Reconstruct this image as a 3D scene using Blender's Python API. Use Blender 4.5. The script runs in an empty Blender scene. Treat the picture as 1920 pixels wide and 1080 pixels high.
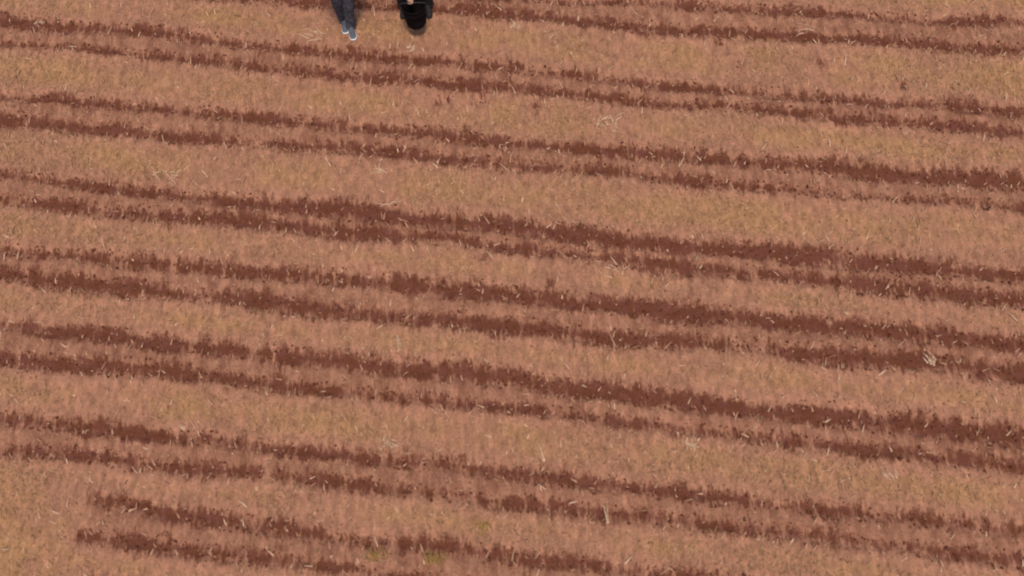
import bpy, bmesh, math, random
import numpy as np
from mathutils import Vector, Matrix

random.seed(7)
rng = np.random.default_rng(11)
scene = bpy.context.scene
COL = scene.collection
PI = math.pi

# ------------------------------------------------------------------ camera
FPX, CAM_H, DEP, ROLL = 1493.0, 8.9, 70.0, -3.0
cam_rot = Matrix.Rotation(math.radians(90 - DEP), 4, 'X') @ Matrix.Rotation(math.radians(ROLL), 4, 'Z')
cd = bpy.data.cameras.new('camera')
cd.sensor_width = 36.0
cd.lens = FPX / 1920.0 * 36.0
cd.dof.use_dof = True
cd.dof.focus_distance = 11.6
cd.dof.aperture_fstop = 0.50
cd.clip_start, cd.clip_end = 0.1, 3000.0
cam = bpy.data.objects.new('camera', cd)
COL.objects.link(cam)
cam.matrix_world = Matrix.Translation((0, 0, CAM_H)) @ cam_rot
scene.camera = cam


def ground(px, py, z=0.0):
    """where the line of sight through a photo pixel (1920 x 1080) meets height z"""
    d = cam_rot.to_3x3() @ Vector(((px - 960) / FPX, -(py - 540) / FPX, -1))
    t = (z - CAM_H) / d.z
    return Vector((d.x * t, d.y * t, z))


# ------------------------------------------------------------------ world, sun, colour
SUN_EL, SUN_AZ = 70.0, 168.0          # azimuth measured clockwise from +Y
w = bpy.data.worlds.new('World')
scene.world = w
w.use_nodes = True
nt = w.node_tree
sky = nt.nodes.new('ShaderNodeTexSky')
sky.sky_type = 'NISHITA'
sky.sun_disc = False
sky.sun_elevation = math.radians(SUN_EL)
sky.sun_rotation = math.radians(SUN_AZ)
sky.dust_density = 3.0
sky.air_density = 1.2
bg = nt.nodes['Background']
bg.inputs['Strength'].default_value = 0.10
nt.links.new(sky.outputs['Color'], bg.inputs['Color'])
sl = bpy.data.lights.new('sun', 'SUN')
sl.energy = 2.2
sl.angle = math.radians(9.0)
sl.color = (1.0, 0.925, 0.80)
so = bpy.data.objects.new('sun', sl)
COL.objects.link(so)
az, el = math.radians(SUN_AZ), math.radians(SUN_EL)
sdir = Vector((math.sin(az) * math.cos(el), math.cos(az) * math.cos(el), math.sin(el)))
so.rotation_euler = sdir.to_track_quat('Z', 'Y').to_euler()
vs = scene.view_settings
vs.view_transform, vs.look, vs.gamma, vs.use_curve_mapping = 'Standard', 'None', 1.0, False
vs.exposure = 0.24
scene.cycles.filter_width = 2.1

# ------------------------------------------------------------------ helpers


def tag(o, label=None, cat=None, group=None, kind=None):
    for k, v in (('label', label), ('category', cat), ('group', group), ('kind', kind)):
        if v:
            o[k] = v
    return o


def empty(name, loc):
    o = bpy.data.objects.new(name, None)
    o.empty_display_size = 0.2
    COL.objects.link(o)
    o.location = loc
    return o


def link_mesh(name, me, mats, parent=None, smooth=True):
    """mesh given in world coordinates; kept there when parented to an Empty"""
    me.name = name
    me.materials.clear()
    for m in (mats if isinstance(mats, (list, tuple)) else [mats]):
        me.materials.append(m)
    if smooth:
        me.polygons.foreach_set('use_smooth', [True] * len(me.polygons))
    o = bpy.data.objects.new(name, me)
    COL.objects.link(o)
    if parent:
        o.parent = parent
        off = Vector((0, 0, 0))
        p = parent
        while p:
            off += p.location
            p = p.parent
        me.transform(Matrix.Translation(-off))
    return o


def np_mesh(name, V, F):
    """fast mesh from numpy vertices and equal-sized faces"""
    V = np.asarray(V, dtype=np.float32)
    F = np.asarray(F, dtype=np.int32)
    n, k = F.shape
    me = bpy.data.meshes.new(name)
    me.vertices.add(len(V))
    me.vertices.foreach_set('co', V.ravel())
    me.loops.add(n * k)
    me.loops.foreach_set('vertex_index', F.ravel())
    me.polygons.add(n)
    me.polygons.foreach_set('loop_start', np.arange(0, n * k, k, dtype=np.int32))
    me.update(calc_edges=True)
    me.validate()
    return me


def vnoise(x, y, cell, seed):
    """smooth value noise, 0..1"""
    r = np.random.default_rng(seed)
    tab = r.random((512, 512)).astype(np.float32)
    u, v = x / cell, y / cell
    iu, iv = np.floor(u).astype(int), np.floor(v).astype(int)
    fu, fv = u - iu, v - iv
    fu, fv = fu * fu * (3 - 2 * fu), fv * fv * (3 - 2 * fv)
    g = lambda a, b: tab[a % 512, b % 512]
    return ((g(iu, iv) * (1 - fu) + g(iu + 1, iv) * fu) * (1 - fv)
            + (g(iu, iv + 1) * (1 - fu) + g(iu + 1, iv + 1) * fu) * fv)


def fbm(x, y, cell, seed, oct=3):
    s, a, t = 0, 1.0, 0
    for i in range(oct):
        s = s + a * vnoise(x, y, cell / 2 ** i, seed + i)
        t += a
        a *= 0.55
    return s / t


# ------------------------------------------------------------------ node helpers
def new_mat(name):
    m = bpy.data.materials.new(name)
    m.use_nodes = True
    n = m.node_tree
    return m, n, n.nodes['Principled BSDF']


def lk(n, a, b):
    n.links.new(a, b)


def noise(n, vec, scale, detail=3, rough=0.55, dist=0.0):
    t = n.nodes.new('ShaderNodeTexNoise')
    t.inputs['Scale'].default_value = scale
    t.inputs['Detail'].default_value = detail
    t.inputs['Roughness'].default_value = rough
    t.inputs['Distortion'].default_value = dist
    if vec is not None:
        lk(n, vec, t.inputs['Vector'])
    return t.outputs['Fac']


def mapr(n, v, a, b, c=0.0, d=1.0, smooth=True):
    t = n.nodes.new('ShaderNodeMapRange')
    t.interpolation_type = 'SMOOTHSTEP' if smooth else 'LINEAR'
    for i, x in zip((1, 2, 3, 4), (a, b, c, d)):
        t.inputs[i].default_value = x
    lk(n, v, t.inputs[0])
    return t.outputs[0]


def mth(n, op, a, b=None, c=None):
    t = n.nodes.new('ShaderNodeMath')
    t.operation = op
    for i, x in enumerate((a, b, c)):
        if x is None:
            continue
        if isinstance(x, (int, float)):
            t.inputs[i].default_value = x
        else:
            lk(n, x, t.inputs[i])
    return t.outputs[0]


def mix(n, fac, a, b):
    t = n.nodes.new('ShaderNodeMix')
    t.data_type = 'RGBA'
    for s, x in ((t.inputs[0], fac), (t.inputs[6], a), (t.inputs[7], b)):
        if isinstance(x, (int, float)):
            s.default_value = x
        elif isinstance(x, tuple):
            s.default_value = (*x, 1.0)
        else:
            lk(n, x, s)
    return t.outputs[2]


def attr(n, name):
    t = n.nodes.new('ShaderNodeAttribute')
    t.attribute_name = name
    return t


def mapping(n, scale, src='Object'):
    tc = n.nodes.new('ShaderNodeTexCoord')
    mp = n.nodes.new('ShaderNodeMapping')
    mp.inputs['Scale'].default_value = scale
    lk(n, tc.outputs[src], mp.inputs['Vector'])
    return mp.outputs['Vector']


def cloth_mat(name, c1, c2, scale=30, rough=0.9, bump=0.3, spec=0.2):
    m, n, b = new_mat(name)
    v = mapping(n, (1, 1, 1))
    f = mapr(n, noise(n, v, scale, 4), 0.35, 0.65)
    lk(n, mix(n, f, c1, c2), b.inputs['Base Color'])
    b.inputs['Roughness'].default_value = rough
    b.inputs['Specular IOR Level'].default_value = spec
    bp = n.nodes.new('ShaderNodeBump')
    bp.inputs['Strength'].default_value = bump
    bp.inputs['Distance'].default_value = 0.004
    lk(n, noise(n, v, scale * 6, 3), bp.inputs['Height'])
    lk(n, bp.outputs['Normal'], b.inputs['Normal'])
    return m


def vcol_mat(name, rough=0.85, spec=0.2, atn='tint'):
    """colour of each loose piece comes from the piece itself (per-piece attribute)"""
    m, n, b = new_mat(name)
    v = mapping(n, (1, 1, 1))
    a = attr(n, atn)
    f = mapr(n, noise(n, v, 60, 2), 0.3, 0.7, 0.82, 1.12)
    t = n.nodes.new('ShaderNodeVectorMath')
    t.operation = 'SCALE'
    lk(n, a.outputs['Color'], t.inputs[0])
    lk(n, f, t.inputs['Scale'])
    lk(n, t.outputs[0], b.inputs['Base Color'])
    b.inputs['Roughness'].default_value = rough
    b.inputs['Specular IOR Level'].default_value = spec
    return m


def set_tint(me, C):
    a = me.attributes.new('tint', 'FLOAT_COLOR', 'POINT')
    C = np.concatenate([C, np.ones((len(C), 1))], 1).astype(np.float32)
    a.data.foreach_set('color', C.ravel())
FURROWS = [   # photo pixels along each opened seed furrow, then its breadth at left, middle, right
    ([(1090,2),(1173,3),(1280,9),(1413,17),(1580,27),(1680,35),(1813,43),(1913,44)],
     (14, 14, 18)),
    ([(500,-3),(600,3),(673,7),(840,17),(940,27),(1040,33),(1140,42),(1280,55),(1413,62),(1547,70),(1680,78),(1813,90),(1913,93)],
     (20, 22, 22)),
    ([(0,35),(100,50),(300,63),(433,79),(533,90),(673,102),(807,115),(940,125),(1040,135),(1140,147),(1280,163),(1413,173),(1547,183),(1647,193),(1780,200),(1913,213)],
     (24, 20, 18)),
    ([(0,82),(83,84),(200,97),(300,107),(417,117),(500,127),(673,142),(807,153),(940,163),(1040,172),(1140,183),(1280,196),(1413,203),(1513,215),(1647,228),(1780,238),(1913,250)],
     (16, 20, 20)),
    ([(0,180),(100,185),(167,195),(283,202),(433,213),(533,227),(673,242),(773,248),(873,258),(973,267),(1073,277),(1173,283),(1280,293),(1380,300),(1480,310),(1580,315),(1680,327),(1780,333),(1913,343)],
     (18, 20, 34)),
    ([(0,223),(100,233),(200,243),(333,253),(433,262),(533,270),(673,280),(773,288),(873,298),(940,307),(1040,312),(1140,320),(1280,337),(1380,346),(1480,354),(1613,368),(1747,375),(1913,388)],
     (24, 22, 16)),
    ([(0,330),(117,340),(233,353),(333,366),(433,374),(533,385),(673,397),(773,410),(873,417),(957,423),(1023,432),(1140,445),(1280,459),(1413,473),(1547,482),(1680,497),(1813,510),(1913,520)],
     (18, 40, 28)),
    ([(0,373),(100,385),(233,397),(367,407),(467,415),(673,435),(740,438),(840,448),(907,457),(1007,468),(1107,480),(1173,484),(1280,499),(1413,512),(1513,520),(1613,530),(1747,540),(1913,560)],
     (28, 28, 34)),
    ([(0,468),(100,475),(200,483),(300,493),(400,502),(533,511),(673,523),(740,533),(840,542),(923,550),(1040,563),(1140,572),(1280,585),(1380,593),(1447,602),(1547,612),(1647,617),(1747,627),(1913,647)],
     (22, 40, 34)),
    ([(0,517),(67,519),(150,530),(267,542),(400,557),(500,563),(673,588),(773,595),(873,602),(973,615),(1073,623),(1173,632),(1280,641),(1380,648),(1513,662),(1613,670),(1747,680),(1913,697)],
     (28, 30, 40)),
    ([(0,607),(67,617),(167,627),(267,640),(400,653),(500,662),(567,671),(673,683),(773,690),(873,698),(973,712),(1073,728),(1173,737),(1280,751),(1413,765),(1513,775),(1613,785),(1747,800),(1913,820)],
     (24, 36, 46)),
    ([(0,668),(50,673),(133,684),(233,690),(300,695),(400,706),(500,718),(633,735),(773,745),(873,755),(973,765),(1073,775),(1173,788),(1280,802),(1413,820),(1513,830),(1613,842),(1747,857),(1913,875)],
     (30, 22, 24)),
    ([(0,783),(100,790),(200,803),(300,817),(400,825),(500,838),(633,855),(757,867),(840,871),(940,885),(1040,897),(1140,908),(1280,921),(1413,940),(1547,953),(1680,968),(1780,978),(1913,993)],
     (24, 28, 24)),
    ([(0,845),(100,850),(200,860),(300,873),(400,880),(500,890),(633,905),(773,918),(873,930),(940,943),(1040,950),(1140,960),(1280,978),(1413,993),(1547,1008),(1680,1022),(1813,1038),(1913,1050)],
     (28, 24, 26)),
    ([(180,937),(233,947),(317,962),(417,973),(517,987),(673,1010),(773,1018),(873,1033),(973,1042),(1073,1053),(1173,1070),(1300,1083)],
     (28, 28, 30)),
    ([(163,1007),(233,1018),(333,1027),(433,1042),(533,1053),(673,1070),(900,1098)],
     (30, 28, 28)),
]

# ------------------------------------------------------------------ furrow lines on the ground, in metres
LINES = []                     # (x samples, y samples, half widths, start x or None)
XS = np.arange(-12.0, 12.01, 0.1)
for pts, wd in FURROWS:
    P = np.array([ground(*p)[:2] for p in pts])
    o = np.argsort(P[:, 0])
    P = P[o]
    pw = np.interp([p[0] for p in pts], [100, 960, 1820], wd)[o]
    hw = np.array([(ground(p[0], p[1] - b / 2).y - ground(p[0], p[1] + b / 2).y) / 2
                   for p, b in zip(np.array(pts)[o], pw)])
    s, c = np.polyfit(P[:, 0], P[:, 1], 1)
    y = np.interp(XS, P[:, 0], P[:, 1])
    lo, hi = XS < P[0, 0], XS > P[-1, 0]
    y[lo] = P[0, 1] + s * (XS[lo] - P[0, 0])
    y[hi] = P[-1, 1] + s * (XS[hi] - P[-1, 0])
    k = len(LINES)                # rows wander a little and widen or pinch along their length
    y = y + (fbm(XS, XS * 0 + k * 7.3, 0.7, 300 + k, 2) - 0.5) * 0.05
    vary = 0.50 + 0.80 * fbm(XS, XS * 0 + k * 3.1, 0.9, 500 + k, 2)
    LINES.append((y, np.interp(XS, P[:, 0], hw) * vary, P[0, 0] if pts[0][0] > 150 and pts[0][1] > 900 else None))
l0a, l0b = LINES[0], LINES[1]
for k, dy in enumerate((1.18, 2.42, 3.6, 4.75, 5.9)):
    for q in (l0a, l0b):
        LINES.append((q[0] + dy + 0.03 * np.sin(XS * 1.3 + k), q[1], None))
for k, dy in enumerate((0.92, 1.9)):
    for q in (LINES[14], LINES[15]):
        LINES.append((q[0] - dy + 0.03 * np.sin(XS * 1.1 + k), q[1], q[2] + 0.2 * k))


# scuffed footprints and bare pockets between the rows
SPOTS = [(*ground(a, b_)[:2], r) for a, b_, r in ((822, 193, .05), (838, 186, .03), (893, 190, .045), (905, 184, .03), (1000, 200, .035),
          (1003, 212, .02), (1385, 118, .02), (1540, 116, .025), (1690, 165, .005), (1345, 79, .025), (905, 482, .02), (1030, 533, .02))]


def furrow_edge(x, y):
    """signed distance (m) to the rim of the nearest furrow, negative inside; and 1 between twin furrows"""
    best = np.full(x.shape, 9.0)
    inter = np.zeros(x.shape)
    ds = []
    for ly, lh, st in LINES:
        yy = np.interp(x, XS, ly)
        h = np.interp(x, XS, lh)
        d = y - yy
        if st is not None:
            out = np.maximum(st - x, 0)
            a = np.hypot(d, out)
        else:
            out = 0
            a = np.abs(d)
        best = np.minimum(best, a - h)
        ds.append((d, out))
    for i in range(0, len(ds), 2):
        (d1, o1), (d2, o2) = ds[i], ds[i + 1]
        inter = np.maximum(inter, ((d1 < 0.0) & (d2 > 0.0) & (o1 + 0 * d1 <= 0.05)).astype(float))
    for sx, sy, sr in SPOTS:
        best = np.minimum(best, np.hypot(x - sx, (y - sy) * 0.8) - sr)
    return best, inter


# ------------------------------------------------------------------ the field: one sheet out to the horizon
def axis(a, b, step, far):
    core = np.arange(a, b + step / 2, step)
    g, s, ext = step, 0.0, []
    while s < far:
        g *= 1.35
        s += g
        ext.append(s)
    ext = np.array(ext)
    return np.concatenate([a - ext[::-1], core, b + ext])


FX0, FX1, FY0, FY1 = -10.0, 10.0, -3.0, 12.5
ax, ay = axis(FX0, FX1, 0.025, 900), axis(FY0, FY1, 0.025, 900)
gx, gy = np.meshgrid(ax, ay)
inside = ((gx > FX0) & (gx < FX1) & (gy > FY0) & (gy < FY1)).astype(float)
xr, yr = gx.ravel(), gy.ravel()
edge, inter = furrow_edge(np.clip(xr, -11.9, 11.9), yr)


def relief(x, y, e):
    """height of the soil: opened furrows with crumbly floors, low berms, a rough bed between"""
    n1 = fbm(x, y, 0.22, 3, 3)
    n2 = fbm(x, y, 0.07, 21, 2)
    n3 = fbm(x, y, 1.7, 40, 2)
    e2 = e + (n1 - 0.5) * 0.09
    f = np.clip((0.03 - e2) / 0.07, 0, 1)
    f = f * f * (3 - 2 * f)
    berm = np.exp(-((e2 - 0.065) / 0.05) ** 2)
    return (-0.020 * f + 0.007 * berm + (n3 - 0.5) * 0.05 + (n1 - 0.5) * 0.022
            + (n2 - 0.5) * (0.010 + 0.016 * f + 0.008 * berm))


z = relief(xr, yr, edge) * inside.ravel()
ny, nx = gx.shape
ids = np.arange(nx * ny).reshape(ny, nx)
F = np.stack([ids[:-1, :-1], ids[:-1, 1:], ids[1:, 1:], ids[1:, :-1]], -1).reshape(-1, 4)
gme = np_mesh('field_soil', np.stack([xr, yr, z], 1), F)
for nm, val in (('edge', np.clip(edge, -0.3, 1.0)), ('inter', inter)):
    a = gme.attributes.new(nm, 'FLOAT', 'POINT')
    a.data.foreach_set('value', val.astype(np.float32))

PINK, TAN, STRAWY = (0.347, 0.159, 0.097), (0.338, 0.172, 0.081), (0.45, 0.245, 0.132)
DARK_A, DARK_B = (0.108, 0.033, 0.016), (0.128, 0.041, 0.028)

m, n, b = new_mat('soil')
ob = mapping(n, (1, 1, 1))
st = mapping(n, (1.0, 0.22, 1.0))            # soil dragged across the rows by the planter
ed = attr(n, 'edge').outputs['Fac']
it = attr(n, 'inter').outputs['Fac']
j1 = noise(n, st, 9.0, 4, 0.6)
j2 = noise(n, st, 34.0, 3, 0.6)
j3 = noise(n, mapping(n, (0.7, 1.6, 1.0)), 2.0, 3)
e1 = mth(n, 'MULTIPLY_ADD', mth(n, 'SUBTRACT', j1, 0.5), 0.36, ed)
e1 = mth(n, 'MULTIPLY_ADD', mth(n, 'SUBTRACT', j2, 0.5), 0.30, e1)
e1 = mth(n, 'MULTIPLY_ADD', mth(n, 'SUBTRACT', j3, 0.5), 0.28, e1)
mask = mapr(n, e1, -0.070, 0.060, 1.0, 0.0)
big = noise(n, ob, 1.1, 4, 0.6)
med = noise(n, ob, 6.0, 4, 0.6)
fin = noise(n, ob, 38.0, 4, 0.7)
awayf = mapr(n, ed, 0.04, 0.26)
grassy = mth(n, 'MULTIPLY', mapr(n, mth(n, 'MULTIPLY_ADD', med, 0.45, big), 0.56, 0.92), awayf)
smear = mth(n, 'MULTIPLY', it, mapr(n, noise(n, st, 7.0, 4, 0.65), 0.38, 0.66, 0.05, 0.55))
grassy = mth(n, 'MULTIPLY', grassy, mth(n, 'SUBTRACT', 1.0, mth(n, 'MULTIPLY', it, 0.6)))
base = mix(n, grassy, PINK, TAN)
fl = mapr(n, noise(n, st, 24.0, 3, 0.65), 0.58, 0.74)
base = mix(n, mth(n, 'MULTIPLY', fl, mth(n, 'MULTIPLY_ADD', grassy, 0.55, 0.30)), base, STRAWY)
dk = mapr(n, noise(n, st, 16.0, 4, 0.7), 0.60, 0.76)
base = mix(n, mth(n, 'MULTIPLY', dk, 0.70), base, (0.205, 0.086, 0.046))
vv = mapr(n, fin, 0.25, 0.75, 0.72, 1.28, False)
hv = n.nodes.new('ShaderNodeHueSaturation')
lk(n, base, hv.inputs['Color'])
mot = mapr(n, noise(n, mapping(n, (1.0, 0.45, 1.0)), 13.0, 5, 0.68), 0.32, 0.68, 0.70, 1.26, False)
vv = mth(n, 'MULTIPLY', vv, mapr(n, noise(n, mapping(n, (1.0, 0.16, 1.0)), 19.0, 5, 0.7, 0.8), 0.34, 0.66, 0.91, 1.09, False))
vv = mth(n, 'MULTIPLY', vv, mot)
lk(n, mth(n, 'MULTIPLY', vv, mapr(n, big, 0.3, 0.7, 0.94, 1.06, False)), hv.inputs['Value'])
dark = mix(n, mapr(n, med, 0.4, 0.62), DARK_A, DARK_B)
hd = n.nodes.new('ShaderNodeHueSaturation')
lk(n, dark, hd.inputs['Color'])
lk(n, mapr(n, fin, 0.25, 0.75, 0.75, 1.35, False), hd.inputs['Value'])
mask = mth(n, 'MAXIMUM', mask, smear)
lk(n, mix(n, mth(n, 'MULTIPLY', mask, 0.94), hv.outputs[0], hd.outputs[0]), b.inputs['Base Color'])
b.inputs['Roughness'].default_value = 0.95
b.inputs['Specular IOR Level'].default_value = 0.1
bp = n.nodes.new('ShaderNodeBump')
bp.inputs['Strength'].default_value = 0.55
bp.inputs['Distance'].default_value = 0.02
lk(n, mth(n, 'MULTIPLY_ADD', fin, 0.5, noise(n, ob, 90.0, 2)), bp.inputs['Height'])
lk(n, bp.outputs['Normal'], b.inputs['Normal'])
SOIL = m
field = link_mesh('field', gme, SOIL)
tag(field, kind='structure')


def soil_z(x, y):
    x, y = np.atleast_1d(np.asarray(x, float)), np.atleast_1d(np.asarray(y, float))
    return relief(x, y, furrow_edge(x, y)[0])


def in_view(x, y, m=1.6):
    """a generous area about what the photograph shows"""
    return (np.abs(x) < 6.0 + m + 0.12 * y) & (y > -0.8 - m) & (y < 8.4 + m)


# ------------------------------------------------------------------ loose matter on the field
LEAFM = vcol_mat('dry_blade')
CRUMB = vcol_mat('soil_crumb', 0.95, 0.1)


def scatter(nn):
    x = rng.uniform(-8.8, 8.8, nn)
    y = rng.uniform(-2.4, 10.2, nn)
    k = in_view(x, y)
    return x[k], y[k]


def lerp_cols(a, b_, t):
    return np.asarray(a)[None] * (1 - t)[:, None] + np.asarray(b_)[None] * t[:, None]


def blades(x, y, length, width, tilt, azim, col):
    """thin folded blades: 2 quads each, root on the soil, tip tapering"""
    N = len(x)
    z0 = soil_z(x, y) - 0.003
    dx, dy = np.cos(azim), np.sin(azim)
    px, py = -dy * width / 2, dx * width / 2
    ct, stl = np.cos(tilt), np.sin(tilt)
    V = np.zeros((N, 6, 3))
    for i, (t, wf, lift) in enumerate(((0, 1, 0), (0.55, 0.85, 1.25), (1, 0.25, 1.0))):
        cx, cy = x + dx * ct * length * t, y + dy * ct * length * t
        cz = z0 + stl * length * t * lift
        V[:, 2 * i] = np.stack([cx - px * wf, cy - py * wf, cz], 1)
        V[:, 2 * i + 1] = np.stack([cx + px * wf, cy + py * wf, cz], 1)
    base = (np.arange(N) * 6)[:, None, None]
    f = np.array([[0, 1, 3, 2], [2, 3, 5, 4]])[None]
    me = np_mesh('blades', V.reshape(-1, 3), (base + f).reshape(-1, 4))
    set_tint(me, np.repeat(col, 6, 0))
    return me


# dry grass and leaf scraps on the beds
x, y = scatter(300000)
e, itr = furrow_edge(x, y)
patch = fbm(x, y, 0.9, 77, 3)
keep = (e > -0.01) & (rng.random(len(x)) < np.clip((patch - 0.30) * 2.2, 0.04, 1) * np.where(itr > 0, 0.5, 1) * np.clip((e + 0.05) / 0.18, 0.15, 1))
x, y = x[keep], y[keep]
N = len(x)
t = rng.random(N)
colr = lerp_cols((0.20, 0.088, 0.042), (0.50, 0.285, 0.155), t)
gsel = rng.random(N) < 0.10
colr[gsel] = lerp_cols((0.21, 0.125, 0.05), (0.29, 0.19, 0.075), rng.random(gsel.sum()))
me = blades(x, y, rng.uniform(0.025, 0.085, N), rng.uniform(0.004, 0.010, N), rng.uniform(0.05, 0.7, N),
            PI / 2 + rng.normal(0, 0.9, N) + PI * (rng.random(N) < 0.4), colr)
tag(link_mesh('dry_grass', me, LEAFM, smooth=False), 'short dry grass and leaf scraps strewn over the tan beds', 'dry grass', kind='stuff')

# pale straw scraps, thicker along the furrows where the planter left them
x, y = scatter(28000)
e, itr = furrow_edge(x, y)
keep = rng.random(len(x)) < np.where(e < 0.03, 0.30, 0.34)
x, y = x[keep], y[keep]
N = len(x)
me = blades(x, y, rng.gamma(4.0, 0.012, N) + 0.012, rng.uniform(0.007, 0.018, N), rng.uniform(0.05, 0.6, N),
            PI / 2 + rng.normal(0, 1.0, N), lerp_cols((0.38, 0.20, 0.12), (0.58, 0.37, 0.24), rng.random(N) ** 2))
tag(link_mesh('straw_scraps', me, LEAFM, smooth=False), 'pale straw scraps scattered along the dark furrows', 'straw', kind='stuff')

# crumbs of soil: dark in the furrows, pinkish beside them
ico = bmesh.new()
bmesh.ops.create_icosphere(ico, subdivisions=1, radius=1.0)
IV = np.array([v.co[:] for v in ico.verts])
IF = np.array([[v.index for v in f.verts] for f in ico.faces])
ico.free()


def crumbs(x, y, r, col):
    N = len(x)
    z0 = soil_z(x, y)
    J = 1 + rng.normal(0, 0.22, (N, len(IV), 1))
    S = rng.uniform(0.65, 1.3, (N, 1, 3)) * np.array([1, 1, 0.75])
    V = IV[None] * J * S * r[:, None, None] + np.stack([x, y, z0 + r * 0.3], 1)[:, None]
    Fq = (np.arange(N) * len(IV))[:, None, None] + IF[None]
    me = np_mesh('crumbs', V.reshape(-1, 3), Fq.reshape(-1, 3))
    set_tint(me, np.repeat(col, len(IV), 0))
    return me


x, y = scatter(90000)
e, itr = furrow_edge(x, y)
dk = (e < 0.035) & (rng.random(len(x)) < 0.55)
li = (~dk) & (rng.random(len(x)) < np.where(itr > 0, 0.28, np.where(e < 0.2, 0.22, 0.10)))
N = dk.sum()
me = crumbs(x[dk], y[dk], np.minimum(rng.gamma(3.0, 0.0026, N) + 0.003, 0.019), lerp_cols((0.10, 0.030, 0.016), (0.160, 0.055, 0.036), rng.random(N)))
tag(link_mesh('furrow_crumbs', me, CRUMB), 'dark red crumbs of freshly turned soil along the furrows', 'soil crumbs', kind='stuff')
N = li.sum()
me = crumbs(x[li], y[li], np.minimum(rng.gamma(3.0, 0.0024, N) + 0.003, 0.017), lerp_cols((0.25, 0.11, 0.066), (0.37, 0.185, 0.12), rng.random(N)))
tag(link_mesh('bed_crumbs', me, CRUMB), 'pinkish dry soil crumbs on the beds beside the furrows', 'soil crumbs', kind='stuff')


# ------------------------------------------------------------------ the straw clumps and weeds one can point at
def stalk(V, F, C, p0, az, length, r, tilt, bend, col, flat=1.0):
    """a bent, tapering six-sided stalk"""
    p, a, q = Vector(p0), az, tilt
    b0 = len(V)
    segs = 5
    for i in range(segs + 1):
        d = Vector((math.cos(a) * math.cos(q), math.sin(a) * math.cos(q), math.sin(q)))
        s = Vector((-math.sin(a), math.cos(a), 0))
        u = s.cross(d)
        rr = r * (1 - 0.65 * i / segs)
        for k in range(6):
            c = 2 * PI * k / 6
            V.append(p - (s * math.cos(c) + u * math.sin(c) * flat) * rr)
            C.append(col)
        p = p + d * length / segs
        a += bend / segs
        q -= tilt * 0.9 / segs
    for i in range(segs):
        for k in range(6):
            F.append((b0 + i * 6 + k, b0 + i * 6 + (k + 1) % 6, b0 + i * 6 + 6 + (k + 1) % 6, b0 + i * 6 + 6 + k))
    F.append(tuple(b0 + k for k in reversed(range(6))))
    F.append(tuple(b0 + segs * 6 + k for k in range(6)))


def clump(name, cat, px, py, items, label, group, c1, c2, mats):
    """items: (dx, dy offset m, azimuth deg, length, radius, tilt, bend)"""
    g = ground(px, py)
    V, F, C = [], [], []
    for dx, dy, azd, ln, r, ti, be in items:
        t = random.random()
        col = [c1[i] * (1 - t) + c2[i] * t for i in range(3)]
        x, y = g.x + dx, g.y + dy
        stalk(V, F, C, (x, y, float(soil_z(x, y)[0]) + r * 0.5), math.radians(azd), ln, r, ti, be, col, 0.55)
    bm = bmesh.new()
    vv = [bm.verts.new(v) for v in V]
    for f in F:
        bm.faces.new([vv[i] for i in f])
    me = bpy.data.meshes.new(name)
    bm.to_mesh(me)
    bm.free()
    set_tint(me, np.array(C))
    o = link_mesh(name, me, mats)
    return tag(o, label, cat, group)


def rnd_items(nn, spread, az0, azs, l0, l1, r0=0.005, r1=0.011, tilt=0.25, bend=0.8):
    return [(random.gauss(0, spread), random.gauss(0, spread * 0.6), az0 + random.gauss(0, azs), random.uniform(l0, l1),
             random.uniform(r0, r1), random.uniform(0.02, tilt), random.gauss(0, bend)) for _ in range(nn)]


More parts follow.
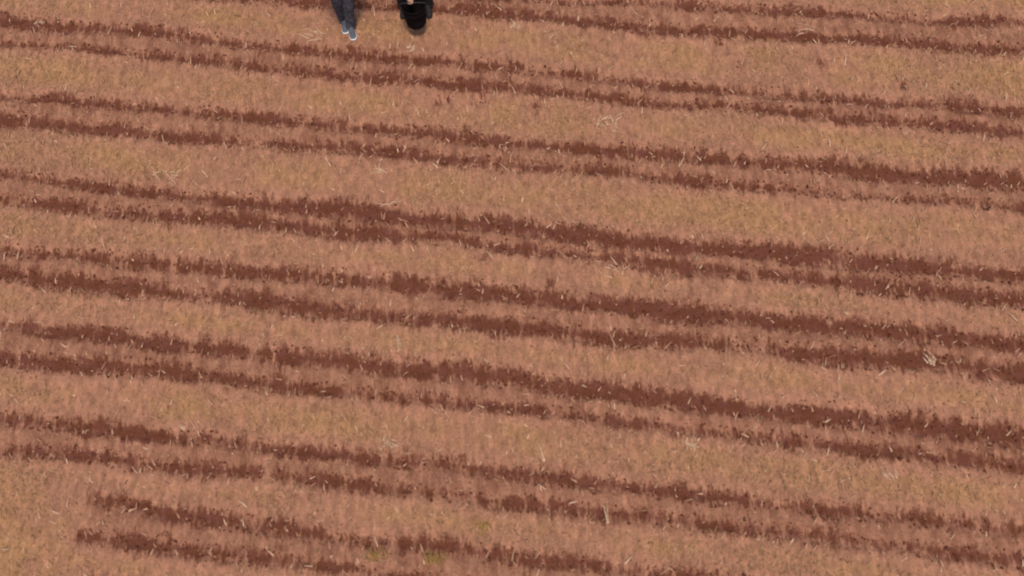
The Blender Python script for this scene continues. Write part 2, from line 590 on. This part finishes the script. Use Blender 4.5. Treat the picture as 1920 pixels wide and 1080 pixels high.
PALE1, PALE2 = (0.44, 0.25, 0.15), (0.60, 0.395, 0.265)
G1 = 'pale straw clumps lying on the field'
straw = [
    (590, 67, rnd_items(14, .08, 175, 14, .08, .20, .006, .012, .12, .4), 'long pale straw bundle lying left of the jeans wearer\'s shoes'),
    (968, 53, rnd_items(14, .06, 60, 70, .05, .11, .006, .012, .15), 'pale straw clump just below the furrow right of the black bucket'),
    (1140, 232, rnd_items(26, .10, 20, 60, .05, .13, .006, .012, .15), 'largest pale forked straw clump, lying on the wide bed right of centre'),
    (720, 322, rnd_items(8, .035, 140, 25, .08, .18, .006, .010, .15, 1.2), 'curled crescent of pale straw left of centre under the third furrow pair from the top'),
    (308, 325, rnd_items(16, .13, 10, 40, .05, .14, .006, .012, .12), 'spread pale straw clump on the upper left bed'),
    (1152, 508, rnd_items(11, .07, 150, 40, .06, .14, .006, .010, .15, 1.0), 'curled pale straw just below a furrow right of the picture centre'),
    (1293, 836, rnd_items(26, .045, 100, 50, .03, .09, .006, .012, .25, .3), 'bright compact tuft of pale straw on the lower bed right of centre'),
    (726, 832, rnd_items(18, .045, 30, 60, .03, .09, .006, .011, .2, .3), 'small pale straw tuft on the lower bed left of centre'),
    (1752, 680, rnd_items(10, .035, 115, 16, .08, .17, .006, .011, .2, .2), 'upright pale straw streak on a dark furrow near the right edge'),
    (748, 382, rnd_items(4, .04, 175, 12, .10, .20), 'short level pale straw just above a broad dark furrow'),
    (1018, 866, rnd_items(5, .012, 105, 5, .14, .22, .006, .010, .1, .12), 'single slanting pale stalk on the lower middle bed'),
    (71, 40, rnd_items(8, .03, 30, 60, .05, .11), 'bright pale straw tuft on the topmost furrow at the left edge'),
    (341, 804, rnd_items(6, .025, 80, 60, .04, .10), 'tiny bright straw tuft on a lower left furrow'),
    (1140, 980, rnd_items(5, .010, 92, 4, .16, .28, .006, .009, .1, .10), 'long thin pale stalk pointing up the picture at bottom right of centre'),
    (752, 652, rnd_items(5, .015, 100, 8, .10, .20, .005, .009, .1, .15), 'thin pale stalk on the bed just above a furrow left of centre'),
    (1676, 895, rnd_items(10, .035, 130, 20, .06, .13, .006, .010, .15, .3), 'pale slanting straw on the pinkish bed at lower right'),
    (1512, 58, rnd_items(5, .05, 175, 15, .10, .20), 'level pale straw between the twin furrows at the upper right'),
    (770, 92, rnd_items(14, .045, 40, 50, .04, .10, .006, .012, .15), 'pale straw clump just above the furrow below the black bucket'),
]
for px, py, itms, lab in straw:
    clump('straw_clump', 'straw clump', px, py, itms, lab, G1, PALE1, PALE2, LEAFM)
GR1, GR2 = (0.25, 0.135, 0.04), (0.40, 0.24, 0.08)
for px, py, k, lab in ((818, 1052, 16, 'yellow green weed tuft at the bottom edge, right of the two'),
                       (703, 1046, 13, 'yellow green weed tuft at the bottom edge, left of the two'),
                       (905, 990, 9, 'small olive weed alone on the bed near the bottom')):
    clump('weed_tuft', 'weed', px, py, rnd_items(k * 3, .055, 95, 40, .05, .12, .003, .006, 0.9, 0.5), lab,
          'green weed tufts on the field', GR1, GR2, LEAFM)

# ------------------------------------------------------------------ people
SKIN = cloth_mat('skin', (0.36, 0.19, 0.13), (0.42, 0.23, 0.165), 25, 0.55, 0.1, 0.4)
EYE = cloth_mat('eye', (0.02, 0.015, 0.012), (0.03, 0.02, 0.018), 40, 0.3, 0.0, 0.5)
LIP = cloth_mat('lip', (0.30, 0.12, 0.09), (0.34, 0.14, 0.10), 40, 0.5, 0.0, 0.4)
HAIR = cloth_mat('hair', (0.012, 0.009, 0.008), (0.03, 0.022, 0.018), 120, 0.6, 0.8, 0.3)
JEANS = cloth_mat('denim', (0.042, 0.038, 0.049), (0.082, 0.080, 0.098), 14, 0.9, 0.5)
SHIRT = cloth_mat('grey_shirt', (0.11, 0.11, 0.125), (0.14, 0.14, 0.155), 12, 0.9, 0.4)
TROUS = cloth_mat('dark_trousers', (0.014, 0.010, 0.011), (0.026, 0.020, 0.021), 12, 0.92, 0.4)
TOP = cloth_mat('dark_top', (0.018, 0.016, 0.020), (0.028, 0.025, 0.03), 12, 0.92, 0.4)
SHOEG = cloth_mat('grey_shoe', (0.075, 0.08, 0.10), (0.11, 0.12, 0.14), 40, 0.8, 0.4)
SHOEB = cloth_mat('black_shoe', (0.012, 0.010, 0.011), (0.025, 0.02, 0.02), 40, 0.7, 0.4)
SOLEW = cloth_mat('white_sole', (0.74, 0.70, 0.70), (0.80, 0.77, 0.77), 30, 0.6, 0.2)
SOLEB = cloth_mat('dark_sole', (0.02, 0.018, 0.018), (0.03, 0.027, 0.026), 30, 0.8, 0.2)
PLAST = cloth_mat('black_plastic', (0.007, 0.005, 0.006), (0.012, 0.008, 0.009), 9, 0.85, 0.15, 0.05)
WIRE = cloth_mat('bail_wire', (0.03, 0.028, 0.026), (0.05, 0.046, 0.042), 60, 0.5, 0.2, 0.5)
SEED = cloth_mat('seed_grain', (0.018, 0.013, 0.008), (0.035, 0.026, 0.014), 160, 0.8, 0.9, 0.2)


def skinned(pts, edges, rad, root=0, sub=2):
    """grow a surface round a skeleton; returns a temporary mesh"""
    me = bpy.data.meshes.new('t')
    me.from_pydata([tuple(p) for p in pts], edges, [])
    o = bpy.data.objects.new('t', me)
    COL.objects.link(o)
    sk = o.modifiers.new('skin', 'SKIN')
    sk.use_smooth_shade = True
    sd = o.modifiers.new('sub', 'SUBSURF')
    sd.levels = sub
    for v, r in zip(me.skin_vertices[0].data, rad):
        v.radius = r if isinstance(r, (tuple, list)) else (r, r)
        v.use_root = False
    me.skin_vertices[0].data[root].use_root = True
    dg = bpy.context.evaluated_depsgraph_get()
    out = bpy.data.meshes.new_from_object(o.evaluated_get(dg))
    bpy.data.objects.remove(o)
    bpy.data.meshes.remove(me)
    return out


def join(meshes):
    bm = bmesh.new()
    for q in meshes:
        bm.from_mesh(q)
        bpy.data.meshes.remove(q)
    me = bpy.data.meshes.new('t')
    bm.to_mesh(me)
    bm.free()
    return me


def remesh(me, voxel, smooth=2):
    o = bpy.data.objects.new('t', me)
    COL.objects.link(o)
    r = o.modifiers.new('r', 'REMESH')
    r.mode = 'VOXEL'
    r.voxel_size = voxel
    if smooth:
        s = o.modifiers.new('s', 'SMOOTH')
        s.iterations = smooth
        s.factor = 0.5
    dg = bpy.context.evaluated_depsgraph_get()
    out = bpy.data.meshes.new_from_object(o.evaluated_get(dg))
    bpy.data.objects.remove(o)
    bpy.data.meshes.remove(me)
    return out


def ellipsoid(c, r, seg=24, rings=16, fn=None):
    bm = bmesh.new()
    bmesh.ops.create_uvsphere(bm, u_segments=seg, v_segments=rings, radius=1)
    for v in bm.verts:
        p = v.co.copy()
        if fn:
            p = fn(p)
        v.co = Vector((c[0] + p.x * r[0], c[1] + p.y * r[1], c[2] + p.z * r[2]))
    me = bpy.data.meshes.new('t')
    bm.to_mesh(me)
    bm.free()
    return me


def head_fn(p):
    q = p.copy()
    if q.z < 0:                       # jaw narrows, chin comes forward
        q.x *= 1 - 0.38 * (-q.z) ** 1.3
        if q.y > 0:
            q.y *= 1 - 0.35 * (-q.z)
    if q.y < -0.4 and 0.0 < q.z < 0.25:
        q.y += 0.05                   # eye line set back
    return q


def make_head(c, fwd):
    """head centred at c, facing the horizontal direction fwd; built facing -Y, then turned"""
    parts = [ellipsoid((0, 0, 0), (0.076, 0.096, 0.118), 32, 24, head_fn)]
    parts.append(skinned([(0, -0.090, 0.018), (0, -0.103, -0.006), (0, -0.112, -0.024), (0, -0.094, -0.034)],
                         [(0, 1), (1, 2), (2, 3)], [0.009, 0.011, 0.015, 0.012]))      # nose
    for s in (-1, 1):
        parts.append(ellipsoid((s * 0.078, 0.008, -0.004), (0.010, 0.020, 0.032)))      # ears
        parts.append(ellipsoid((s * 0.034, -0.080, 0.024), (0.020, 0.008, 0.005)))      # brows
    me = join(parts)
    a = math.atan2(fwd[1], fwd[0]) + PI / 2
    T = Matrix.Translation(c) @ Matrix.Rotation(a, 4, 'Z')
    me.transform(T)
    feats = []
    for s in (-1, 1):
        e = ellipsoid((s * 0.032, -0.0835, 0.004), (0.014, 0.009, 0.0075), 12, 8)
        e.transform(T)
        feats.append((e, 1))
    l = ellipsoid((0, -0.081, -0.058), (0.025, 0.011, 0.009), 16, 8)
    l.transform(T)
    feats.append((l, 2))
    return me, feats


def make_hand(wrist, d, thumb_side, curl, sc=1.0):
    """palm along direction d; four unequal fingers and a thumb that leaves the side of the palm.
    curl: total bend (rad) of the fingers towards the palm normal"""
    d = Vector(d).normalized()
    t = Vector(thumb_side)
    t = (t - d * t.dot(d)).normalized()
    nrm = d.cross(t).normalized()
    if nrm.y > 0:
        nrm = -nrm
    nrm = -nrm if False else nrm
    W = Vector(wrist)
    out = []
    k = W + d * 0.088 * sc
    out.append(skinned([W - d * 0.01, W + d * 0.035 * sc, k], [(0, 1), (1, 2)],
                       [(0.026, 0.02), (0.037, 0.017), (0.040, 0.014)]))
    palm = []
    for i, (off, ln) in enumerate(((0.030, 0.070), (0.010, 0.079), (-0.010, 0.073), (-0.030, 0.057))):
        p = W + d * 0.078 * sc + t * off * sc
        pts, a = [p - d * 0.02 * sc, p], 0.1
        dirn = d
        for j, fr in enumerate((0.45, 0.30, 0.25)):
            dirn = (d * math.cos(a) - nrm * -math.sin(a)).normalized()
            p = p + dirn * ln * fr * sc
            pts.append(p)
            a += curl * (0.45, 0.35, 0.2)[j] * (1 + 0.08 * i)
        out.append(skinned(pts, [(q, q + 1) for q in range(4)], [0.0095, 0.0100, 0.0090, 0.0082, 0.0068]))
    p = W + d * 0.022 * sc + t * 0.026 * sc
    q1 = p + (d * 0.55 + t * 0.75 + nrm * 0.2).normalized() * 0.036 * sc
    q2 = q1 + (d * 0.85 + t * 0.25 + nrm * 0.5).normalized() * 0.032 * sc
    q3 = q2 + (d * 0.9 - t * 0.1 + nrm * 0.6).normalized() * 0.024 * sc
    out.append(skinned([p - d * 0.012, p, q1, q2, q3], [(0, 1), (1, 2), (2, 3), (3, 4)],
                       [0.012, 0.013, 0.0115, 0.010, 0.008]))
    return out


def make_body(J, hands):
    """one continuous skin from joints J (dict of world positions)"""
    names = ['pelvis', 'belly', 'chest', 'neck', 'skull', 'hipL', 'kneeL', 'calfL', 'ankL', 'toeL', 'hipR', 'kneeR', 'calfR', 'ankR', 'toeR',
             'shL', 'elL', 'faL', 'wrL', 'shR', 'elR', 'faR', 'wrR']
    r = {'pelvis': (0.15, 0.11), 'belly': (0.135, 0.10), 'chest': (0.15, 0.11), 'neck': 0.055, 'skull': 0.06,
         'hip': 0.088, 'knee': 0.056, 'calf': 0.054, 'ank': 0.034, 'toe': 0.022, 'sh': 0.056, 'el': 0.040, 'fa': 0.038, 'wr': 0.026}
    rad = [r[k] if k in r else r[k[:-1]] for k in names]
    rr = dict(zip(names, rad))

    def chain(*ks):
        return skinned([J[k] for k in ks], [(i, i + 1) for i in range(len(ks) - 1)], [rr[k] if i or len(ks) != 5 or ks[1][:2] != 'sh' else 0.06 for i, k in enumerate(ks)])
    parts = [chain('pelvis', 'belly', 'chest', 'neck', 'skull')]
    for s in 'LR':
        parts += [chain('pelvis', 'hip' + s, 'knee' + s, 'calf' + s, 'ank' + s, 'toe' + s),
                  chain('chest', 'sh' + s, 'el' + s, 'fa' + s, 'wr' + s)]
    head, feats = make_head(J['head'], J['fwd'])
    parts.append(head)
    for hnd in hands:
        parts += hnd
    me = remesh(join(parts), 0.0055, 2)
    bm = bmesh.new()
    bm.from_mesh(me)
    seen, isl = set(), []                       # keep the one outer skin, drop shells the remesh left inside
    for v in bm.verts:
        if v in seen:
            continue
        st, grp = [v], []
        seen.add(v)
        while st:
            q = st.pop()
            grp.append(q)
            for e in q.link_edges:
                o = e.other_vert(q)
                if o not in seen:
                    seen.add(o)
                    st.append(o)
        isl.append(grp)
    isl.sort(key=len)
    print('islands', [len(g) for g in isl][-6:])
    for grp in isl[:-1]:
        bmesh.ops.delete(bm, geom=grp, context='VERTS')
    for f, slot in feats:
        k = len(bm.faces)
        bm.from_mesh(f)
        bm.faces.ensure_lookup_table()
        for q in bm.faces[k:]:
            q.material_index = slot
        bpy.data.meshes.remove(f)
    bm.to_mesh(me)
    bm.free()
    return me


def wrinkle(me, amp, freq, seed):
    """soft cloth folds pushed out along the normals"""
    N = len(me.vertices)
    co = np.zeros(N * 3, dtype=np.float32)
    me.vertices.foreach_get('co', co)
    no = np.zeros(N * 3, dtype=np.float32)
    me.vertex_normals.foreach_get('vector', no)
    co, no = co.reshape(-1, 3), no.reshape(-1, 3)
    a = np.arctan2(no[:, 1], no[:, 0]) * 0.12
    d = (fbm(co[:, 2] * 1.6 + a * 2, a + co[:, 0] * 0.6, 1.0 / freq, seed, 2) - 0.5) * 2 * amp
    co += no * d[:, None]
    me.vertices.foreach_set('co', co.ravel())
    me.update()
    return me


def garment(chains, cut=None, seed=5, amp=0.010, freq=9):
    """a skinned sleeve or leg set, fused; ends are trimmed flat where they would bulge past cut height"""
    me = remesh(join([skinned(p, [(i, i + 1) for i in range(len(p) - 1)], r) for p, r in chains]), 0.010, 2)
    if cut is not None:
        bm = bmesh.new()
        bm.from_mesh(me)
        gg = bm.verts[:] + bm.edges[:] + bm.faces[:]
        bmesh.ops.bisect_plane(bm, geom=gg, plane_co=(0, 0, cut), plane_no=(0, 0, -1), clear_outer=True)
        bm.to_mesh(me)
        bm.free()
    return wrinkle(me, amp, freq, seed)


def trousers(J, cutz, seed, fat=1.0):
    ch = [([J['belly'] * 1.1 - J['pelvis'] * 0.1, J['pelvis'], J['pelvis'] + Vector((0, 0, -0.14))],
           [(0.155, 0.120), (0.170, 0.130), (0.125, 0.115)])]
    for s in 'LR':
        hip, kn, cf, an = J['hip' + s], J['knee' + s], J['calf' + s], J['ank' + s]
        low = an + (an - kn).normalized() * 0.10 + J['fwd'] * 0.045
        ch.append(([J['pelvis'] * 0.5 + hip * 0.5 + Vector((0, 0, 0.03)), hip, (hip + kn) / 2, kn, cf, an, low],
                   [0.100, 0.112, 0.097 * fat, 0.083 * fat, 0.082 * fat, 0.080 * fat, 0.082 * fat]))
    return garment(ch, cutz, seed, 0.012, 8)


def shirt(J, seed):
    ch = [([J['pelvis'] + Vector((0, 0, -0.12)), J['belly'], J['chest'], J['chest'] * 0.45 + J['neck'] * 0.55, J['chest'] * 0.1 + J['neck'] * 0.9],
           [(0.205, 0.165), (0.178, 0.140), (0.185, 0.142), (0.160, 0.118), 0.090])]
    for s in 'LR':
        sh = J['sh' + s]
        ch.append(([J['chest'] * 0.55 + J['neck'] * 0.45, J['chest'] * 0.25 + J['neck'] * 0.25 + sh * 0.5 + Vector((0, 0, -0.02)), sh, (sh + J['el' + s]) / 2, J['el' + s], J['fa' + s], J['wr' + s] * 0.9 + J['fa' + s] * 0.1],
                   [0.085, 0.085, 0.076, 0.064, 0.056, 0.050, 0.042]))
    return garment(ch, None, seed, 0.009, 8)


def hair(J, seed):
    c, f = J['head'], Vector((J['fwd'][0], J['fwd'][1], 0)).normalized()

    def fn(p):
        q = p.copy()
        if q.z < -0.35:
            q.z = -0.35 + (q.z + 0.35) * 0.2
        return q
    me = ellipsoid((0, 0, 0), (0.086, 0.106, 0.128), 40, 28, fn)
    bm = bmesh.new()
    bm.from_mesh(me)
    # cut the face opening
    kill = [v for v in bm.verts if v.co.y < -0.02 - 0.5 * (v.co.z - 0.06) * (1 if v.co.z > 0 else -0.6) and v.co.z < 0.078]
    bmesh.ops.delete(bm, geom=kill, context='VERTS')
    for v in bm.verts:
        v.co += v.co.normalized() * random.uniform(-0.004, 0.004)
    bm.to_mesh(me)
    bm.free()
    a = math.atan2(f.y, f.x) + PI / 2
    me.transform(Matrix.Translation(Vector(c) + Vector((0, 0, 0.006))) @ Matrix.Rotation(a, 4, 'Z'))
    return me


def shoe(toe, fwd, up_mat, sole_mat, parent, zg, label=None):
    """laced shoe lofted from heel to toe, a separate sole standing a little proud"""
    f = Vector((fwd[0], fwd[1], 0)).normalized()
    s = Vector((-f.y, f.x, 0))
    stn = ((-0.285, 0.020, 0.045), (-0.275, 0.032, 0.085), (-0.235, 0.040, 0.110), (-0.190, 0.042, 0.118), (-0.140, 0.043, 0.100),
           (-0.095, 0.045, 0.068), (-0.050, 0.046, 0.056), (-0.018, 0.038, 0.046), (-0.004, 0.020, 0.030))
    K = 16

    def loft(rows, name, mat, par):
        V, F = [], []
        for (t, prof) in rows:
            for (a, h) in prof:
                p = Vector(toe) + f * t + s * a
                V.append((p.x, p.y, zg + h))
        for i in range(len(rows) - 1):
            for k in range(K):
                F.append((i * K + k, i * K + (k + 1) % K, (i + 1) * K + (k + 1) % K, (i + 1) * K + k))
        F.append(tuple(range(K))[::-1])
        F.append(tuple((len(rows) - 1) * K + k for k in range(K)))
        me = bpy.data.meshes.new(name)
        me.from_pydata(V, [], F)
        bm = bmesh.new()
        bm.from_mesh(me)
        bmesh.ops.recalc_face_normals(bm, faces=bm.faces)
        bm.to_mesh(me)
        bm.free()
        return link_mesh(name, me, mat, par)

    rows = []
    for t, wd, h in stn:
        prof = []
        for k in range(K):
            a = 2 * PI * k / K
            c, sn = math.cos(a), math.sin(a)
            hh = 0.022 + (h - 0.022) * max(sn, 0) ** 0.75 - 0.004 * (sn < 0)
            prof.append((wd * c, hh))
        rows.append((t, prof))
    u = loft(rows, 'shoe', up_mat, parent)
    if label:
        u['label'] = label
    rows = []
    for t, wd, h in stn:
        t2 = t * 1.01 + 0.003
        prof = []
        for k in range(K):
            a = 2 * PI * k / K
            c, sn = math.cos(a), math.sin(a)
            tip = 0.010 if t > -0.06 else 0.0
            hh = 0.004 + (0.018 + tip if sn >= 0 else 0.0)
            prof.append(((wd + 0.003) * math.copysign(abs(c) ** 0.5, c), hh))
        rows.append((t2, prof))
    loft(rows, 'sole', sole_mat, u)
    # laces
    V, F, C = [], [], []
    for q in (-0.150, -0.128, -0.106, -0.084):
        b0 = Vector(toe) + f * q + s * -0.022
        hh = np.interp(q, [a[0] for a in stn], [a[2] for a in stn])
        stalk(V, F, C, (b0.x, b0.y, zg + hh + 0.001), math.atan2(s.y, s.x), 0.044, 0.0035, 0.0, 0.0, (1, 1, 1))
    me = bpy.data.meshes.new('laces')
    me.from_pydata([tuple(v) for v in V], [], F)
    link_mesh('laces', me, up_mat, u)
    return u


def joints(hipc, fwd, toeL, toeR, zL, zR, height=1.70, lean=0.03):
    """joint positions for a figure facing fwd with toes at the given ground points"""
    f = Vector((fwd[0], fwd[1], 0)).normalized()
    left = Vector((-f.y, f.x, 0))
    k = height / 1.70
    J = {'fwd': f}
    up = lambda h, a=0.0, b_=0.0: Vector((hipc.x, hipc.y, 0)) + f * a + left * b_ + Vector((0, 0, h * k))
    J['pelvis'], J['belly'], J['chest'] = up(0.92), up(1.08, lean * .5), up(1.28, lean)
    J['neck'], J['skull'], J['head'] = up(1.45, lean * 1.4), up(1.505, lean * 1.6), up(1.56, lean * 1.8 + 0.02)
    for s, sg, toe, zz in (('L', 1, toeL, zL), ('R', -1, toeR, zR)):
        an = Vector((toe.x, toe.y, zz + 0.075)) - f * 0.215
        hip = up(0.885, 0, sg * 0.095)
        kn = (an + hip) * 0.5 + f * 0.055 + Vector((0, 0, 0.025))
        J['hip' + s], J['knee' + s], J['ank' + s] = hip, kn, an
        J['calf' + s] = kn * 0.62 + an * 0.38 - f * 0.02
        J['toe' + s] = Vector((toe.x, toe.y, zz + 0.034)) - f * 0.08
        J['sh' + s] = up(1.36, lean, sg * 0.18)
    return J, f, left


def gz(p):
    return float(soil_z(p.x, p.y)[0])


# ---- the walker in jeans
tL, tR = ground(664, 77), ground(649, 65)
zL, zR = gz(tL), gz(tR)
fw = Vector((0.16, -1, 0)).normalized()
mid = (tL + tR) / 2 - fw * 0.16 + Vector((0.07, 0, 0))
J, f, left = joints(mid, fw, tL, tR, zL, zR, 1.74)
hands = []
for s, sg, sw in (('L', 1, -0.10), ('R', -1, 0.10)):
    J['el' + s] = J['sh' + s] + Vector((0, 0, -0.29)) + left * sg * 0.05 + f * (sw * 0.3)
    J['wr' + s] = J['el' + s] + Vector((0, 0, 0.09)) + left * sg * -0.09 + f * (sw * 0.2 + 0.20)
    J['fa' + s] = J['el' + s] * 0.6 + J['wr' + s] * 0.4
    hands.append(make_hand(J['wr' + s], J['wr' + s] - J['el' + s], f, 1.1))
walker = empty('person', (mid.x, mid.y, (zL + zR) / 2))
tag(walker, 'person in dark blue-grey jeans and grey shoes with white soles at the top edge', 'person', 'people walking on the field')
link_mesh('body', make_body(J, hands), [SKIN, EYE, LIP], walker)
link_mesh('jeans', trousers(J, min(zL, zR) + 0.055, 5, 0.88), JEANS, walker)
link_mesh('shirt', shirt(J, 9), SHIRT, walker)
link_mesh('hair', hair(J, 3), HAIR, walker)
shoe(tL, (0.20, -1), SHOEG, SOLEW, walker, zL + 0.004)
shoe(tR, (0.10, -1), SHOEG, SOLEW, walker, zR + 0.004)

# ---- the second person, in dark clothes, with the black bucket in front
BZ = 0.24                                           # bucket bottom above the soil
bc = ground(781, 41, BZ)
tL2, tR2 = ground(806, 36), ground(756, 37)
z2L, z2R = gz(tL2), gz(tR2)
fw2 = Vector((0.02, -1, 0)).normalized()
mid2 = (tL2 + tR2) / 2 - fw2 * 0.16
J2, f2, left2 = joints(mid2, fw2, tL2, tR2, z2L, z2R, 1.70, 0.06)
grip = Vector((bc.x - 0.02, bc.y - 0.02, BZ + 0.40))
# right hand closes on the bail, left arm hangs free
J2['wrR'] = grip + Vector((-0.03, 0.075, 0.06))
J2['elR'] = (J2['shR'] + J2['wrR']) / 2 + left2 * -0.10 - f2 * 0.05
J2['faR'] = J2['elR'] * 0.6 + J2['wrR'] * 0.4
J2['elL'] = J2['shL'] + Vector((0, 0, -0.28)) + left2 * 0.07 - f2 * 0.03
J2['wrL'] = J2['elL'] + Vector((0, 0, -0.24)) + left2 * 0.02 + f2 * 0.05
J2['faL'] = J2['elL'] * 0.6 + J2['wrL'] * 0.4
hands = [make_hand(J2['wrR'], grip - J2['wrR'], Vector((1, -0.6, 0)), 2.6),
         make_hand(J2['wrL'], J2['wrL'] - J2['elL'], f2, 0.9)]
farmer = empty('person', (mid2.x, mid2.y, (z2L + z2R) / 2))
tag(farmer, 'person in dark trousers and black shoes standing behind the black bucket at the top edge', 'person', 'people walking on the field')
link_mesh('body', make_body(J2, hands), [SKIN, EYE, LIP], farmer)
link_mesh('trousers', trousers(J2, min(z2L, z2R) + 0.05, 15, 0.84), TROUS, farmer)
link_mesh('top', shirt(J2, 19), TOP, farmer)
link_mesh('hair', hair(J2, 4), HAIR, farmer)
shoe(tL2, (0.12, -1), SHOEB, SOLEB, farmer, z2L + 0.004)
shoe(tR2, (-0.12, -1), SHOEB, SOLEB, farmer, z2R + 0.004)

# ---- bucket: tapered, rolled rim, hoop, wire bail with a grip, grain inside
bucket = empty('bucket', (bc.x, bc.y, BZ))
tag(bucket, 'black tapered bucket hanging from the hand of the person in dark trousers', 'bucket')


def lathe(prof, seg=48):
    V, F = [], []
    for r, h in prof:
        for k in range(seg):
            a = 2 * PI * k / seg
            V.append((bc.x + r * math.cos(a), bc.y + r * math.sin(a), BZ + h))
    for i in range(len(prof) - 1):
        for k in range(seg):
            F.append((i * seg + k, i * seg + (k + 1) % seg, (i + 1) * seg + (k + 1) % seg, (i + 1) * seg + k))
    F.append(tuple(range(seg))[::-1])
    F.append(tuple((len(prof) - 1) * seg + k for k in range(seg)))
    me = bpy.data.meshes.new('t')
    me.from_pydata(V, [], F)
    return me


BH = 0.36
link_mesh('shell', lathe([(r * 0.92, h) for r, h in [(0.130, 0.0), (0.140, 0.004), (0.145, 0.018), (0.154, 0.12), (0.162, 0.245), (0.166, 0.248), (0.168, 0.262),
                          (0.164, 0.268), (0.172, BH - 0.012), (0.180, BH - 0.010), (0.182, BH), (0.176, BH + 0.004), (0.169, BH - 0.002),
                          (0.152, 0.16), (0.135, 0.03), (0.125, 0.012)]]), PLAST, bucket)
link_mesh('grain', lathe([(r * 0.92, h) for r, h in [(0.134, 0.030), (0.130, 0.038), (0.09, 0.050), (0.05, 0.056), (0.012, 0.058)]]), SEED, bucket)
P = []
for i in range(17):
    a = PI * i / 16
    P.append((bc.x + 0.170 * math.cos(a) + (grip.x - bc.x) * math.sin(a), bc.y + (grip.y - bc.y) * math.sin(a),
              BZ + BH - 0.01 + (grip.z - BZ - BH + 0.01) * math.sin(a)))
link_mesh('bail', skinned(P, [(i, i + 1) for i in range(16)], [0.004] * 17, sub=1), WIRE, bucket)
link_mesh('grip', skinned(P[7:10], [(0, 1), (1, 2)], [0.011] * 3, sub=1), PLAST, bucket)
